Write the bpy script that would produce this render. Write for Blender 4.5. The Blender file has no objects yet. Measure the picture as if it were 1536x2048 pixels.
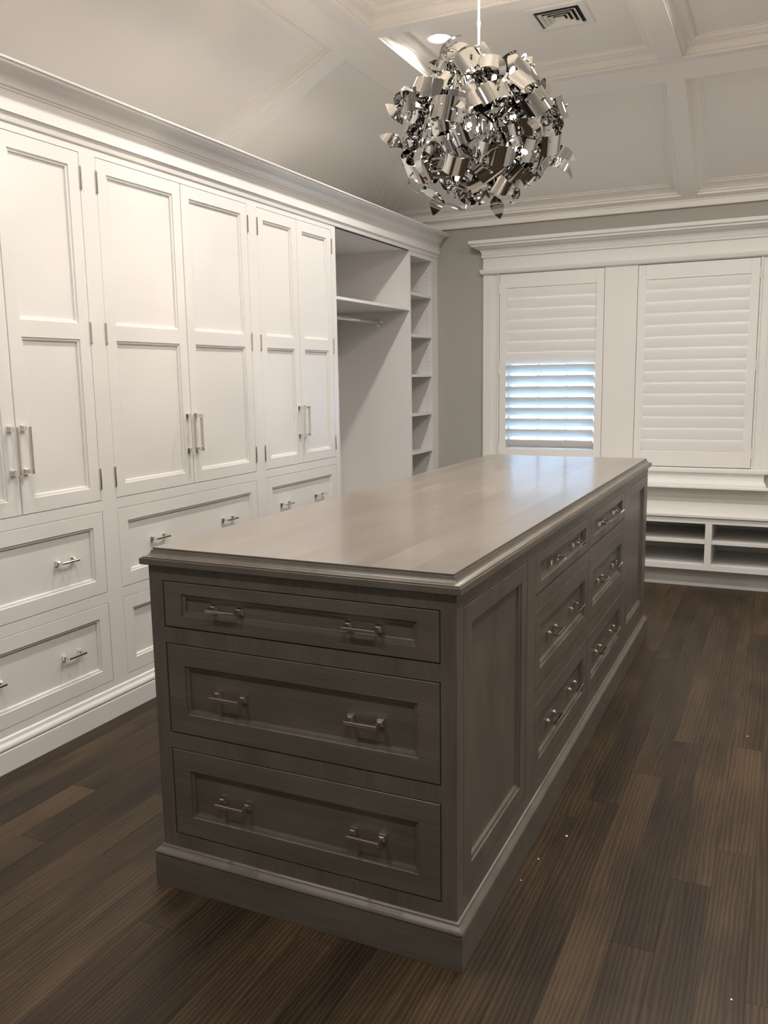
import bpy, math, random
from mathutils import Vector, Matrix

S = bpy.context.scene
COL = S.collection
PI = math.pi

# ------------------------------------------------------------------ camera
cam_d = bpy.data.cameras.new('camera')
cam = bpy.data.objects.new('camera', cam_d); COL.objects.link(cam)
FPX = 1702.785
cam_d.sensor_fit = 'VERTICAL'; cam_d.sensor_width = 18; cam_d.sensor_height = 24
cam_d.lens = FPX / 2048 * 24
cam_d.clip_start = 0.02; cam_d.clip_end = 200
R = (Matrix.Rotation(math.radians(25.3618), 3, 'Z') @ Matrix.Rotation(math.radians(-8.9534), 3, 'X')
     @ Matrix.Rotation(math.radians(0.8913), 3, 'Y'))
rt, fw, up = R.col[0], R.col[1], R.col[2]
cam.matrix_world = Matrix(((rt.x, up.x, -fw.x, 0.6477), (rt.y, up.y, -fw.y, -1.7383),
                           (rt.z, up.z, -fw.z, 1.3981), (0, 0, 0, 1)))
S.camera = cam

# ------------------------------------------------------------------ world and exposure
w = bpy.data.worlds.new('daylight'); S.world = w; w.use_nodes = True
bg = w.node_tree.nodes['Background']
bg.inputs[0].default_value = (0.47, 0.70, 1.0, 1); bg.inputs[1].default_value = 11.0
S.view_settings.view_transform = 'Standard'; S.view_settings.look = 'None'
S.view_settings.gamma = 1; S.view_settings.use_curve_mapping = False
S.view_settings.exposure = 0.17
DOWNLIGHT_W = 15.0
LAMP_COL = (1.0, 0.942, 0.875)
BULB_E = 1450.0

# ------------------------------------------------------------------ main dimensions (metres)
XW = -1.867          # wardrobe face
XL = -2.467          # left wall
XR = 2.407           # right wall
YW = 4.604           # window wall
YB = -3.3            # wall behind the camera
ZF = 3.09            # underside of ceiling beams
HC = 0.085           # coffer depth
XA, XA2 = -1.414, 1.354   # folds of the flat ceiling
YA, YA2 = 3.507, -2.2
ZE = 2.540           # eaves

# ------------------------------------------------------------------ helpers
WL = {}
def wloc(o): return WL.get(o.name, Vector((0, 0, 0))) if o else Vector((0, 0, 0))
def tag(o, label=None, cat=None, group=None, kind=None):
    if label: o['label'] = label
    if cat: o['category'] = cat
    if group: o['group'] = group
    if kind: o['kind'] = kind
    return o
def empty(name, loc, label=None, cat=None, group=None, kind=None):
    o = bpy.data.objects.new(name, None); COL.objects.link(o); o.location = loc
    o.empty_display_size = 0.1
    WL[o.name] = Vector(loc)
    return tag(o, label, cat, group, kind)
class MB:
    def __init__(s): s.v = []; s.f = []
    def vs(s, pts):
        b = len(s.v); s.v += [Vector(p) for p in pts]; return b
    def face(s, pts):
        b = s.vs(pts); s.f.append(tuple(range(b, b + len(pts))))
    def box(s, x0, x1, y0, y1, z0, z1):
        b = s.vs([(x, y, z) for z in (z0, z1) for y in (y0, y1) for x in (x0, x1)])
        for q in ((0, 2, 3, 1), (4, 5, 7, 6), (0, 1, 5, 4), (2, 6, 7, 3), (0, 4, 6, 2), (1, 3, 7, 5)):
            s.f.append(tuple(b + i for i in q))
    def strip(s, A, B, closed=True):          # quads between two equal loops
        n = len(A); b = s.vs(A); c = s.vs(B)
        for i in range(n if closed else n - 1):
            j = (i + 1) % n
            s.f.append((b + i, b + j, c + j, c + i))
    def loft(s, loops, closed=True, cap=True):
        n = len(loops[0]); base = [s.vs(l) for l in loops]
        for k in range(len(loops) - 1):
            for i in range(n if closed else n - 1):
                j = (i + 1) % n
                s.f.append((base[k] + i, base[k] + j, base[k + 1] + j, base[k + 1] + i))
        if cap:
            s.f.append(tuple(base[0] + i for i in range(n))[::-1]); s.f.append(tuple(base[-1] + i for i in range(n)))
    def tube(s, p, q, r, n=12, r2=None, cap=True):
        p = Vector(p); q = Vector(q); d = (q - p).normalized()
        a = d.orthogonal().normalized(); c = d.cross(a); r2 = r if r2 is None else r2
        s.loft([[p + r * (math.cos(t) * a + math.sin(t) * c) for t in [2 * PI * i / n for i in range(n)]],
                [q + r2 * (math.cos(t) * a + math.sin(t) * c) for t in [2 * PI * i / n for i in range(n)]]], True, cap)
    def lathe(s, o, d, prof, n=20):            # prof: (radius, distance along d)
        o = Vector(o); d = Vector(d).normalized(); a = d.orthogonal().normalized(); c = d.cross(a)
        s.loft([[o + h * d + max(r, 1e-5) * (math.cos(2 * PI * i / n) * a + math.sin(2 * PI * i / n) * c) for i in range(n)]
                for r, h in prof], True, True)
    def mesh(s, name, off=Vector((0, 0, 0)), smooth=None):
        me = bpy.data.meshes.new(name)
        me.from_pydata([v - off for v in s.v], [], s.f)
        import bmesh
        bm = bmesh.new(); bm.from_mesh(me)
        bmesh.ops.remove_doubles(bm, verts=bm.verts, dist=1e-5)
        bmesh.ops.recalc_face_normals(bm, faces=bm.faces)
        bm.to_mesh(me); bm.free()
        if smooth is not None:
            me.polygons.foreach_set('use_smooth', [True] * len(me.polygons))
            me.set_sharp_from_angle(angle=math.radians(smooth))
        return me
    def build(s, name, mat, parent=None, smooth=None, origin=None):
        o0 = wloc(parent) if origin is None else Vector(origin)
        me = s.mesh(name, o0, smooth); me.materials.append(mat)
        o = bpy.data.objects.new(name, me); COL.objects.link(o)
        o.parent = parent; o.location = o0 - wloc(parent)
        WL[o.name] = o0
        return o
def inst(name, me, parent, loc):
    o = bpy.data.objects.new(name, me); COL.objects.link(o); o.parent = parent
    o.location = Vector(loc) - wloc(parent); WL[o.name] = Vector(loc)
    return o
def copy_tree(o, shift, parent=None):
    c = o.copy(); COL.objects.link(c); c.parent = parent
    if parent is None: c.location = o.location + Vector(shift)
    for ch in list(o.children): copy_tree(ch, shift, c)
    return c
def P3(fr, u, v, n): O, U, V, N = fr; return O + U * u + V * v + N * n
def frame(O, U, V, N): return tuple(Vector(x) for x in (O, U, V, N))
def rect(fr, r, n): u0, u1, v0, v1 = r; return [P3(fr, u0, v0, n), P3(fr, u1, v0, n), P3(fr, u1, v1, n), P3(fr, u0, v1, n)]
def ins(r, d): return (r[0] + d, r[1] - d, r[2] + d, r[3] - d)
def grid(mb, fr, r, holes, n=0.0):
    us = sorted({r[0], r[1], *[h[i] for h in holes for i in (0, 1)]}); vs = sorted({r[2], r[3], *[h[i] for h in holes for i in (2, 3)]})
    for i in range(len(us) - 1):
        for j in range(len(vs) - 1):
            cu, cv = (us[i] + us[i + 1]) / 2, (vs[j] + vs[j + 1]) / 2
            if any(h[0] < cu < h[1] and h[2] < cv < h[3] for h in holes): continue
            mb.face(rect(fr, (us[i], us[i + 1], vs[j], vs[j + 1]), n))
REC = [(0, 0), (0.0008, -0.0045), (0.0100, -0.0060), (0.0112, -0.0125), (0.0125, -0.0135)]
def slab(mb, fr, r, thick, holes=(), n=0.0, bev=0.0015, prof=REC):
    ri = ins(r, bev)
    grid(mb, fr, ri, holes, n)
    mb.strip(rect(fr, ri, n), rect(fr, r, n - bev)); mb.strip(rect(fr, r, n - bev), rect(fr, r, n - thick))
    mb.face(rect(fr, r, n - thick))
    for h in holes:
        for (a, b), (c, d) in zip(prof, prof[1:]): mb.strip(rect(fr, ins(h, a), n + b), rect(fr, ins(h, c), n + d))
        mb.face(rect(fr, ins(h, prof[-1][0]), n + prof[-1][1]))
def openings(mb, fr, r, holes, depth):         # a face frame: sheet, reveals and the backs of its openings
    grid(mb, fr, r, holes, 0)
    for h in holes:
        mb.strip(rect(fr, h, 0), rect(fr, h, -depth)); mb.face(rect(fr, h, -depth))
def run_profile(mb, prof, fr, u0, u1, cap=True):   # straight moulding: prof = (outwards, up)
    A = [P3(fr, u0, z, p) for p, z in prof]; B = [P3(fr, u1, z, p) for p, z in prof]
    mb.loft([A, B], True, cap)
def run_returned(mb, prof, fr, u0, u1, p0, left=True, right=True):     # moulding with mitred returns to the wall
    loops = []
    for p, z in prof:
        q = p - p0; a = u0 - (q if left else 0); b = u1 + (q if right else 0)
        loops.append([P3(fr, a, z, 0), P3(fr, a, z, p), P3(fr, b, z, p), P3(fr, b, z, 0)])
    for A, B in zip(loops, loops[1:]): mb.strip(A, B)
    mb.face(loops[0]); mb.face(loops[-1])
def ring4(mb, fr, r, prof):                    # moulding around a rectangle, outside profile (outwards, up) on all four sides
    for (p, z), (q, y) in zip(prof, prof[1:]):
        mb.strip(rect(fr, ins(r, -p), z), rect(fr, ins(r, -q), y))
def inset_poly(poly, d):                       # convex, counter-clockwise 2-D polygon moved inwards by d
    n = len(poly); out = []
    ln = []
    for i in range(n):
        a = Vector(poly[i]); b = Vector(poly[(i + 1) % n]); e = (b - a).normalized(); nn = Vector((-e.y, e.x))
        ln.append((a + nn * d, e))
    for i in range(n):
        (p, e), (q, f) = ln[i - 1], ln[i]
        den = e.x * f.y - e.y * f.x; t = ((q - p).x * f.y - (q - p).y * f.x) / den
        out.append(p + e * t)
    return out
def ease(a, b, k, concave=True):               # quarter-cove points from a to b
    pts = []
    for i in range(k + 1):
        t = i / k * PI / 2
        s_, c_ = math.sin(t), 1 - math.cos(t)
        x, y = (c_, s_) if concave else (s_, c_)
        pts.append((a[0] + (b[0] - a[0]) * x, a[1] + (b[1] - a[1]) * y))
    return pts

# ------------------------------------------------------------------ materials
def new_mat(name):
    m = bpy.data.materials.new(name); m.use_nodes = True
    nt = m.node_tree; b = nt.nodes['Principled BSDF']
    return m, nt, b
def node(nt, t, **k):
    n = nt.nodes.new(t)
    for a, v in k.items(): setattr(n, a, v)
    return n
def paint(name, col, rough, bump=0.02, spec=0.5):
    m, nt, b = new_mat(name)
    tc = node(nt, 'ShaderNodeTexCoord'); no = node(nt, 'ShaderNodeTexNoise'); no.inputs['Scale'].default_value = 90; no.inputs['Detail'].default_value = 3
    no2 = node(nt, 'ShaderNodeTexNoise'); no2.inputs['Scale'].default_value = 1.7
    nt.links.new(tc.outputs['Object'], no.inputs['Vector']); nt.links.new(tc.outputs['Object'], no2.inputs['Vector'])
    mx = node(nt, 'ShaderNodeMix', data_type='RGBA'); mx.inputs['A'].default_value = (*[c * 0.975 for c in col], 1); mx.inputs['B'].default_value = (*col, 1)
    nt.links.new(no2.outputs['Fac'], mx.inputs['Factor']); nt.links.new(mx.outputs['Result'], b.inputs['Base Color'])
    bu = node(nt, 'ShaderNodeBump'); bu.inputs['Strength'].default_value = bump; bu.inputs['Distance'].default_value = 0.002
    nt.links.new(no.outputs['Fac'], bu.inputs['Height']); nt.links.new(bu.outputs['Normal'], b.inputs['Normal'])
    b.inputs['Roughness'].default_value = rough; b.inputs['Specular IOR Level'].default_value = spec
    return m
def metal(name, col, rough, scale=60):
    m, nt, b = new_mat(name)
    b.inputs['Metallic'].default_value = 1; b.inputs['Base Color'].default_value = (*col, 1)
    no = node(nt, 'ShaderNodeTexNoise'); no.inputs['Scale'].default_value = scale
    mr = node(nt, 'ShaderNodeMapRange'); mr.inputs['To Min'].default_value = rough * 0.7; mr.inputs['To Max'].default_value = rough * 1.3
    nt.links.new(no.outputs['Fac'], mr.inputs['Value']); nt.links.new(mr.outputs['Result'], b.inputs['Roughness'])
    return m
def wood(name, dark, light, along, rough=0.4, blotch=3.0, grain=0.5, bump=0.05, coat=0.0, vary=0.0):
    # along: 'X' 'Y' 'Z' axis of the grain
    m, nt, b = new_mat(name)
    tc = node(nt, 'ShaderNodeTexCoord'); oi = node(nt, 'ShaderNodeObjectInfo')
    mul = node(nt, 'ShaderNodeMath', operation='MULTIPLY'); mul.inputs[1].default_value = 37.0
    nt.links.new(oi.outputs['Random'], mul.inputs[0])
    cmb = node(nt, 'ShaderNodeCombineXYZ')
    for i in range(3): nt.links.new(mul.outputs[0], cmb.inputs[i])
    add = node(nt, 'ShaderNodeVectorMath', operation='ADD')
    nt.links.new(tc.outputs['Object'], add.inputs[0]); nt.links.new(cmb.outputs[0], add.inputs[1])
    def mapped(a, c):
        mp = node(nt, 'ShaderNodeMapping'); mp.inputs['Scale'].default_value = tuple(a if ax == along else c for ax in 'XYZ')
        nt.links.new(add.outputs[0], mp.inputs['Vector']); return mp
    n1 = node(nt, 'ShaderNodeTexNoise'); n1.inputs['Scale'].default_value = 1; n1.inputs['Detail'].default_value = 6; n1.inputs['Roughness'].default_value = 0.65
    nt.links.new(mapped(6, 150).outputs[0], n1.inputs['Vector'])
    n2 = node(nt, 'ShaderNodeTexNoise'); n2.inputs['Scale'].default_value = 1; n2.inputs['Detail'].default_value = 2
    nt.links.new(mapped(blotch, blotch * 4).outputs[0], n2.inputs['Vector'])
    m1 = node(nt, 'ShaderNodeMix', data_type='FLOAT'); m1.inputs['Factor'].default_value = grain
    nt.links.new(n2.outputs['Fac'], m1.inputs['A']); nt.links.new(n1.outputs['Fac'], m1.inputs['B'])
    src = m1.outputs['Result']
    if vary:
        ad = node(nt, 'ShaderNodeMath', operation='MULTIPLY_ADD'); ad.inputs[1].default_value = vary; 
        sb = node(nt, 'ShaderNodeMath', operation='SUBTRACT'); sb.inputs[1].default_value = 0.5
        nt.links.new(oi.outputs['Random'], sb.inputs[0]); nt.links.new(sb.outputs[0], ad.inputs[0]); nt.links.new(src, ad.inputs[2]); src = ad.outputs[0]
    cr = node(nt, 'ShaderNodeValToRGB'); cr.color_ramp.elements[0].position = 0.28; cr.color_ramp.elements[1].position = 0.72
    cr.color_ramp.elements[0].color = (*dark, 1); cr.color_ramp.elements[1].color = (*light, 1)
    nt.links.new(src, cr.inputs['Fac']); nt.links.new(cr.outputs['Color'], b.inputs['Base Color'])
    bu = node(nt, 'ShaderNodeBump'); bu.inputs['Strength'].default_value = bump; bu.inputs['Distance'].default_value = 0.002
    nt.links.new(n1.outputs['Fac'], bu.inputs['Height']); nt.links.new(bu.outputs['Normal'], b.inputs['Normal'])
    b.inputs['Roughness'].default_value = rough
    if coat: b.inputs['Coat Weight'].default_value = coat; b.inputs['Coat Roughness'].default_value = 0.12
    return m
def floor_wood():
    m, nt, b = new_mat('floor_oak')
    L = nt.links.new
    tc = node(nt, 'ShaderNodeTexCoord'); oi = node(nt, 'ShaderNodeObjectInfo')
    mul = node(nt, 'ShaderNodeMath', operation='MULTIPLY'); mul.inputs[1].default_value = 53.0; L(oi.outputs['Random'], mul.inputs[0])
    cmb = node(nt, 'ShaderNodeCombineXYZ')
    for i in range(3): L(mul.outputs[0], cmb.inputs[i])
    add = node(nt, 'ShaderNodeVectorMath', operation='ADD'); L(tc.outputs['Object'], add.inputs[0]); L(cmb.outputs[0], add.inputs[1])
    def mapped(x, y):
        mp = node(nt, 'ShaderNodeMapping'); mp.inputs['Scale'].default_value = (x, y, x); L(add.outputs[0], mp.inputs['Vector']); return mp.outputs[0]
    wv = node(nt, 'ShaderNodeTexWave', wave_type='BANDS', bands_direction='X'); wv.inputs['Scale'].default_value = 24
    wv.inputs['Distortion'].default_value = 13; wv.inputs['Detail'].default_value = 3; wv.inputs['Detail Scale'].default_value = 0.7
    L(mapped(1, 0.06), wv.inputs['Vector'])
    fine = node(nt, 'ShaderNodeTexNoise'); fine.inputs['Scale'].default_value = 1; fine.inputs['Detail'].default_value = 5; fine.inputs['Roughness'].default_value = 0.7
    L(mapped(330, 9), fine.inputs['Vector'])
    blot = node(nt, 'ShaderNodeTexNoise'); blot.inputs['Scale'].default_value = 1; blot.inputs['Detail'].default_value = 3
    L(mapped(9, 2.2), blot.inputs['Vector'])
    mx = node(nt, 'ShaderNodeMix', data_type='FLOAT'); mx.inputs['Factor'].default_value = 0.66; L(wv.outputs['Fac'], mx.inputs['A']); L(fine.outputs['Fac'], mx.inputs['B'])
    mx2 = node(nt, 'ShaderNodeMix', data_type='FLOAT'); mx2.inputs['Factor'].default_value = 0.55; L(mx.outputs['Result'], mx2.inputs['A']); L(blot.outputs['Fac'], mx2.inputs['B'])
    sb = node(nt, 'ShaderNodeMath', operation='SUBTRACT'); sb.inputs[1].default_value = 0.5; L(oi.outputs['Random'], sb.inputs[0])
    ma = node(nt, 'ShaderNodeMath', operation='MULTIPLY_ADD'); ma.inputs[1].default_value = 0.17; L(sb.outputs[0], ma.inputs[0]); L(mx2.outputs['Result'], ma.inputs[2])
    cr = node(nt, 'ShaderNodeValToRGB'); e = cr.color_ramp.elements
    e[0].position = 0.28; e[0].color = (0.014, 0.0092, 0.0054, 1); e[1].position = 0.74; e[1].color = (0.090, 0.058, 0.031, 1)
    k = e.new(0.5); k.color = (0.041, 0.0264, 0.0142, 1)
    L(ma.outputs[0], cr.inputs['Fac']); L(cr.outputs['Color'], b.inputs['Base Color'])
    b.inputs['Specular IOR Level'].default_value = 0.25
    bu = node(nt, 'ShaderNodeBump'); bu.inputs['Strength'].default_value = 0.22; bu.inputs['Distance'].default_value = 0.002
    L(mx.outputs['Result'], bu.inputs['Height']); L(bu.outputs['Normal'], b.inputs['Normal'])
    mr = node(nt, 'ShaderNodeMapRange'); mr.inputs['To Min'].default_value = 0.34; mr.inputs['To Max'].default_value = 0.52
    L(fine.outputs['Fac'], mr.inputs['Value']); L(mr.outputs['Result'], b.inputs['Roughness'])
    return m
def glass():
    m, nt, b = new_mat('window_glass'); nt.nodes.remove(b)
    out = nt.nodes['Material Output']; t = node(nt, 'ShaderNodeBsdfTransparent'); g = node(nt, 'ShaderNodeBsdfGlossy'); g.inputs['Roughness'].default_value = 0.02
    fr = node(nt, 'ShaderNodeFresnel'); fr.inputs['IOR'].default_value = 1.45; mx = node(nt, 'ShaderNodeMixShader')
    t.inputs['Color'].default_value = (0.93, 0.97, 0.98, 1)
    nt.links.new(fr.outputs[0], mx.inputs[0]); nt.links.new(t.outputs[0], mx.inputs[1]); nt.links.new(g.outputs[0], mx.inputs[2]); nt.links.new(mx.outputs[0], out.inputs[0])
    return m
def emitter(name, col, e):
    m, nt, b = new_mat(name)
    b.inputs['Base Color'].default_value = (*col, 1); b.inputs['Emission Color'].default_value = (*col, 1); b.inputs['Emission Strength'].default_value = e
    return m

WHITE = paint('white_lacquer', (0.74, 0.725, 0.71), 0.34, 0.015)
TRIM = paint('white_trim_paint', (0.78, 0.765, 0.745), 0.42, 0.02)
CEIL = paint('ceiling_paint', (0.86, 0.83, 0.79), 0.6, 0.03, 0.3)
WALL = paint('grey_wall_paint', (0.40, 0.388, 0.352), 0.7, 0.05, 0.3)
SHUT = paint('shutter_paint', (0.80, 0.78, 0.76), 0.38, 0.01)
BENCH = paint('bench_paint', (0.78, 0.77, 0.74), 0.4, 0.015)
CHROME = metal('polished_nickel', (0.80, 0.77, 0.73), 0.10)
FOIL = metal('mirror_steel', (0.60, 0.595, 0.59), 0.03)
DARK = paint('duct_black', (0.012, 0.012, 0.012), 0.8)
WIRE = paint('white_cord', (0.85, 0.83, 0.8), 0.5)
D_, L_ = (0.098, 0.085, 0.070), (0.176, 0.155, 0.131)
WOODX = wood('stained_wood_grain_x', D_, L_, 'X', 0.36)
WOODY = wood('stained_wood_grain_y', D_, L_, 'Y', 0.36)
WOODZ = wood('stained_wood_grain_z', D_, L_, 'Z', 0.36)
TOPW = wood('countertop_wood', (0.150, 0.128, 0.108), (0.235, 0.205, 0.175), 'Y', 0.30, 2.0, 0.4, 0.03, 0.35, 0.10)
DOORW = wood('door_wood', (0.012, 0.009, 0.007), (0.03, 0.024, 0.018), 'Z', 0.4)
EDGEW = wood('countertop_edge_wood', D_, L_, 'Y', 0.33)
FLOOR = floor_wood()
GLASS = glass()
LENS = emitter('downlight_lens', (1.0, 0.95, 0.88), 14)
BULB = emitter('bulb_glow', (1.0, 0.86, 0.68), BULB_E)
CHIP = paint('plaster_crumb', (0.85, 0.84, 0.80), 0.7)

# ------------------------------------------------------------------ floor of planks
rnd = random.Random(11)
mb = MB(); mb.box(XL - 0.1, XR + 0.1, YB - 0.1, YW + 0.1, -0.08, -0.016)
floor = mb.build('floor', FLOOR, None)
tag(floor, 'dark brown oak plank floor of the dressing room', 'floor', kind='structure')
PW = 0.1043
known = {-2: [1.208], -1: [0.243], 0: [0.583], 1: [0.793, 1.570]}
def plank(x0, x1, y0, y1):
    g = 0.0001; c = Vector(((x0 + x1) / 2, (y0 + y1) / 2, 0)); dz = rnd.uniform(-0.0003, 0.0)
    fr = frame((0, 0, dz), (1, 0, 0), (0, 1, 0), (0, 0, 1)); m = MB()
    r = (x0 + g, x1 - g, y0 + g, y1 - g)
    m.face(rect(fr, ins(r, 0.0003), 0)); m.strip(rect(fr, ins(r, 0.0003), 0), rect(fr, r, -0.0005)); m.strip(rect(fr, r, -0.0005), rect(fr, r, -0.015)); m.face(rect(fr, r, -0.015))
    m.build('plank', FLOOR, floor, origin=c)
i0 = int((XL - 0.4205) / PW) - 1
for i in range(-28, 20):
    x0, x1 = max(0.4205 + i * PW, XL), min(0.4205 + (i + 1) * PW, XR)
    if x1 - x0 < 0.01 or x1 < XW - 0.12: continue
    ends = list(known.get(i, []))
    if not ends: ends = [rnd.uniform(-0.2, 1.4)]
    lo = ends[0]
    while lo > YB: lo -= rnd.uniform(1.1, 2.0); ends.insert(0, lo)
    hi = ends[-1]
    while hi < YW: hi += rnd.uniform(1.1, 2.0); ends.append(hi)
    for a, b in zip(ends, ends[1:]):
        a, b = max(a, YB), min(b, YW)
        if b - a > 0.02: plank(x0, x1, a, b)

# ------------------------------------------------------------------ walls
WT = 0.16
WIN = [(-1.335, -0.605, 0.80, 2.115), (-0.325, 0.410, 0.80, 2.115)]
frw = frame((0, YW, 0), (1, 0, 0), (0, 0, 1), (0, -1, 0))      # window wall: u = x, v = z, n = into the room
mb = MB(); r = (XL, XR, 0, 3.4)
grid(mb, frw, r, WIN, 0); grid(mb, frw, r, WIN, -WT)
for h in WIN: mb.strip(rect(frw, h, 0), rect(frw, h, -WT))
mb.strip(rect(frw, r, 0), rect(frw, r, -WT))
tag(mb.build('wall_back', WALL), 'grey painted wall with the two shuttered windows', 'wall', kind='structure')
mb = MB(); mb.box(XL - 0.12, XL, YB, YW, 0, 3.4)
tag(mb.build('wall_left', WALL), 'wall behind the white wardrobes', 'wall', kind='structure')
mb = MB(); mb.box(XR, XR + 0.12, YB, YW, 0, 3.4)
tag(mb.build('wall_right', WHITE), 'white wall outside the frame on the right', 'wall', kind='structure')
mb = MB(); mb.box(XL, XR, YB - 0.12, YB, 0, 3.4)
tag(mb.build('wall_front', WHITE), 'white wall behind the viewer', 'wall', kind='structure')

d1 = empty('reflection_door', (-0.2, YB, 0), 'dark wooden double door added behind the viewer for dark reflections', 'door', kind='structure')  # unseen door, added so the chandelier ribbons mirror something dark
frd = frame((0, YB + 0.004, 0), (-1, 0, 0), (0, 0, 1), (0, 1, 0))
for a in (-0.75, 0.105):
    m = MB(); slab(m, frd, (a, a + 0.845, 0.005, 2.3), 0.04, [(a + 0.11, a + 0.735, 0.25, 0.95), (a + 0.11, a + 0.735, 1.10, 2.18)], n=0.045)
    m.build('door_leaf', DOORW, d1)
# ------------------------------------------------------------------ ceiling: coffers, slopes, battens
BD = 0.045                                    # recess of the sloping panels
zt = ZF + HC
ceil = None
mb = MB(); mb.box(XL - 0.1, XR + 0.1, YB - 0.1, YW + 0.1, 3.42, 3.46)
mb.face([(XA - 0.02, YA2, zt), (XA2 + 0.02, YA2, zt), (XA2 + 0.02, YA + 0.02, zt), (XA - 0.02, YA + 0.02, zt)])
ceil = mb.build('ceiling', CEIL)
tag(ceil, 'white coffered tray ceiling with sloping panelled sides', 'ceiling', kind='structure')
# flat beams
cx = [(-1.320, -0.090), (0.030, 1.260)]
cy = [(-2.12, -1.03), (-0.94, 0.62), (0.71, 2.34), (2.43, 3.45)]
frc = frame((0, 0, ZF), (1, 0, 0), (0, -1, 0), (0, 0, -1))    # looking up: u = x, v = -y, n = down
holes = [(a, b, -d, -c) for a, b in cx for c, d in cy]
mb = MB(); grid(mb, frc, (XA, XA2, -YA, -YA2), holes, 0)
mb.build('beam', CEIL, ceil)
CP = [(0, 0), (0, 0.012), (0.005, 0.014), (0.005, 0.019)] + ease((0.007, 0.021), (0.034, 0.052), 5, True) + [(0.036, 0.056), (0.044, 0.057)] + ease((0.046, 0.060), (0.068, 0.077), 4, False) + [(0.074, 0.079), (0.074, HC)]
for h in holes:
    mb = MB()
    for (a, b), (c, d) in zip(CP, CP[1:]): mb.strip(rect(frc, ins(h, a), -b), rect(frc, ins(h, c), -d))
    mb.build('coffer_moulding', CEIL, ceil, smooth=35)
# slopes: each a plane with in-plane axes (u along the eaves, v up the slope)
def slope(O, U, V, N, plan, boards, panels):
    fr = frame(O, U, V, N)
    m = MB(); m.face([P3(fr, u, v, -BD) for u, v in plan]); m.build('slope_panel', CEIL, ceil)
    for b in boards:
        m = MB(); m.loft([[P3(fr, u, v, 0) for u, v in b], [P3(fr, u, v, -BD) for u, v in b]]); m.build('batten', CEIL, ceil)
    PP = [(0, -0.001), (0.004, -0.012), (0.012, -0.014), (0.014, -0.020)] + ease((0.018, -0.022), (0.070, -0.037), 4, True) + [(0.072, -0.041), (0.086, -0.042), (0.088, -BD)]
    for p in panels:
        m = MB()
        for (a, b), (c, d) in zip(PP, PP[1:]):
            m.strip([P3(fr, q.x, q.y, b) for q in inset_poly(p, a)], [P3(fr, q.x, q.y, d) for q in inset_poly(p, c)])
        m.build('panel_moulding', CEIL, ceil, smooth=35)
def sloped(run, rise):
    l = math.hypot(run, rise); return l, run / l, rise / l
# left slope: u = -y (seen from the room, so that the polygons are counter-clockwise), v from eaves to fold
RL, ch, sh = sloped(XA - XL, ZF - ZE)
RF, cf, sf = sloped(YW - YA, ZF - ZE)
HB = 0.075
def tray_side(O, U, V, N, L0, L1, RR, e0, e1, battens, cut0, cut1, toph=0.126, both=0.10):
    # u runs L0..L1 at the eaves; hips eat e0/e1 of u over the whole slope
    U0 = lambda v: L0 + e0 * v / RR
    U1 = lambda v: L1 - e1 * v / RR
    plan = [(U0(0), 0), (U1(0), 0), (U1(RR), RR), (U0(RR), RR)]
    vt = RR - toph; vb = both
    boards = [[(U0(vt), vt), (U1(vt), vt), (U1(RR), RR), (U0(RR), RR)], [(U0(0), 0), (U1(0), 0), (U1(vb), vb), (U0(vb), vb)]]
    boards += [[(U0(vb), vb), (U0(vb) + HB, vb), (U0(vt) + HB, vt), (U0(vt), vt)], [(U1(vb) - HB, vb), (U1(vb), vb), (U1(vt), vt), (U1(vt) - HB, vt)]]
    for a, b in battens: boards.append([(a, vb), (b, vb), (b, vt), (a, vt)])
    edges = [None] + [x for ab in battens for x in ab] + [None]
    panels = []
    for i in range(0, len(edges), 2):
        a, b = edges[i], edges[i + 1]
        l0, l1 = (a, a) if a is not None else (U0(vb) + HB, U0(vt) + HB)
        r0, r1 = (b, b) if b is not None else (U1(vb) - HB, U1(vt) - HB)
        panels.append([(l0, vb), (r0, vb), (r1, vt), (l1, vt)])
    slope(O, U, V, N, plan, boards, panels)
eL = YW - YA; eB = YA2 - YB; eX = XA - XL
tray_side((XL, 0, ZE), (0, -1, 0), (ch, 0, sh), (sh, 0, -ch), -YW, -YB, RL, eL, eB, [(-2.465, -2.335), (-0.73, -0.60), (1.0, 1.13)], 0, 0, 0.125, 0.06)
tray_side((0, YW, ZE), (-1, 0, 0), (0, -cf, sf), (0, -sf, -cf), -XR, -XL, RF, eX, eX, [(-1.28, -1.18), (-0.024, 0.080)], 0, 0, 0.128, 0.075)
RB, cb, sb_ = sloped(YA2 - YB, ZF - ZE)
tray_side((XR, 0, ZE), (0, 1, 0), (-ch, 0, sh), (-sh, 0, -ch), YB, YW, RL, eB, eL, [(-0.97, -0.84), (0.60, 0.73), (2.335, 2.465)], 0, 0)
tray_side((0, YB, ZE), (1, 0, 0), (0, cb, sb_), (0, sb_, -cb), XL, XR, RB, eX, eX, [(-0.08, 0.024)], 0, 0)
# fascia under the sloping ceiling
mb = MB()
run_profile(mb, [(0, 2.508), (0.022, 2.508), (0.024, 2.512), (0.024, 2.545), (0.03, 2.55), (0.03, 2.562), (0, 2.60)], frw, XL + 0.001, XR - 0.001)
tag(mb.build('trim_1', CEIL), 'flat fascia board where the far grey wall meets the sloping ceiling', 'trim', kind='structure')

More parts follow.
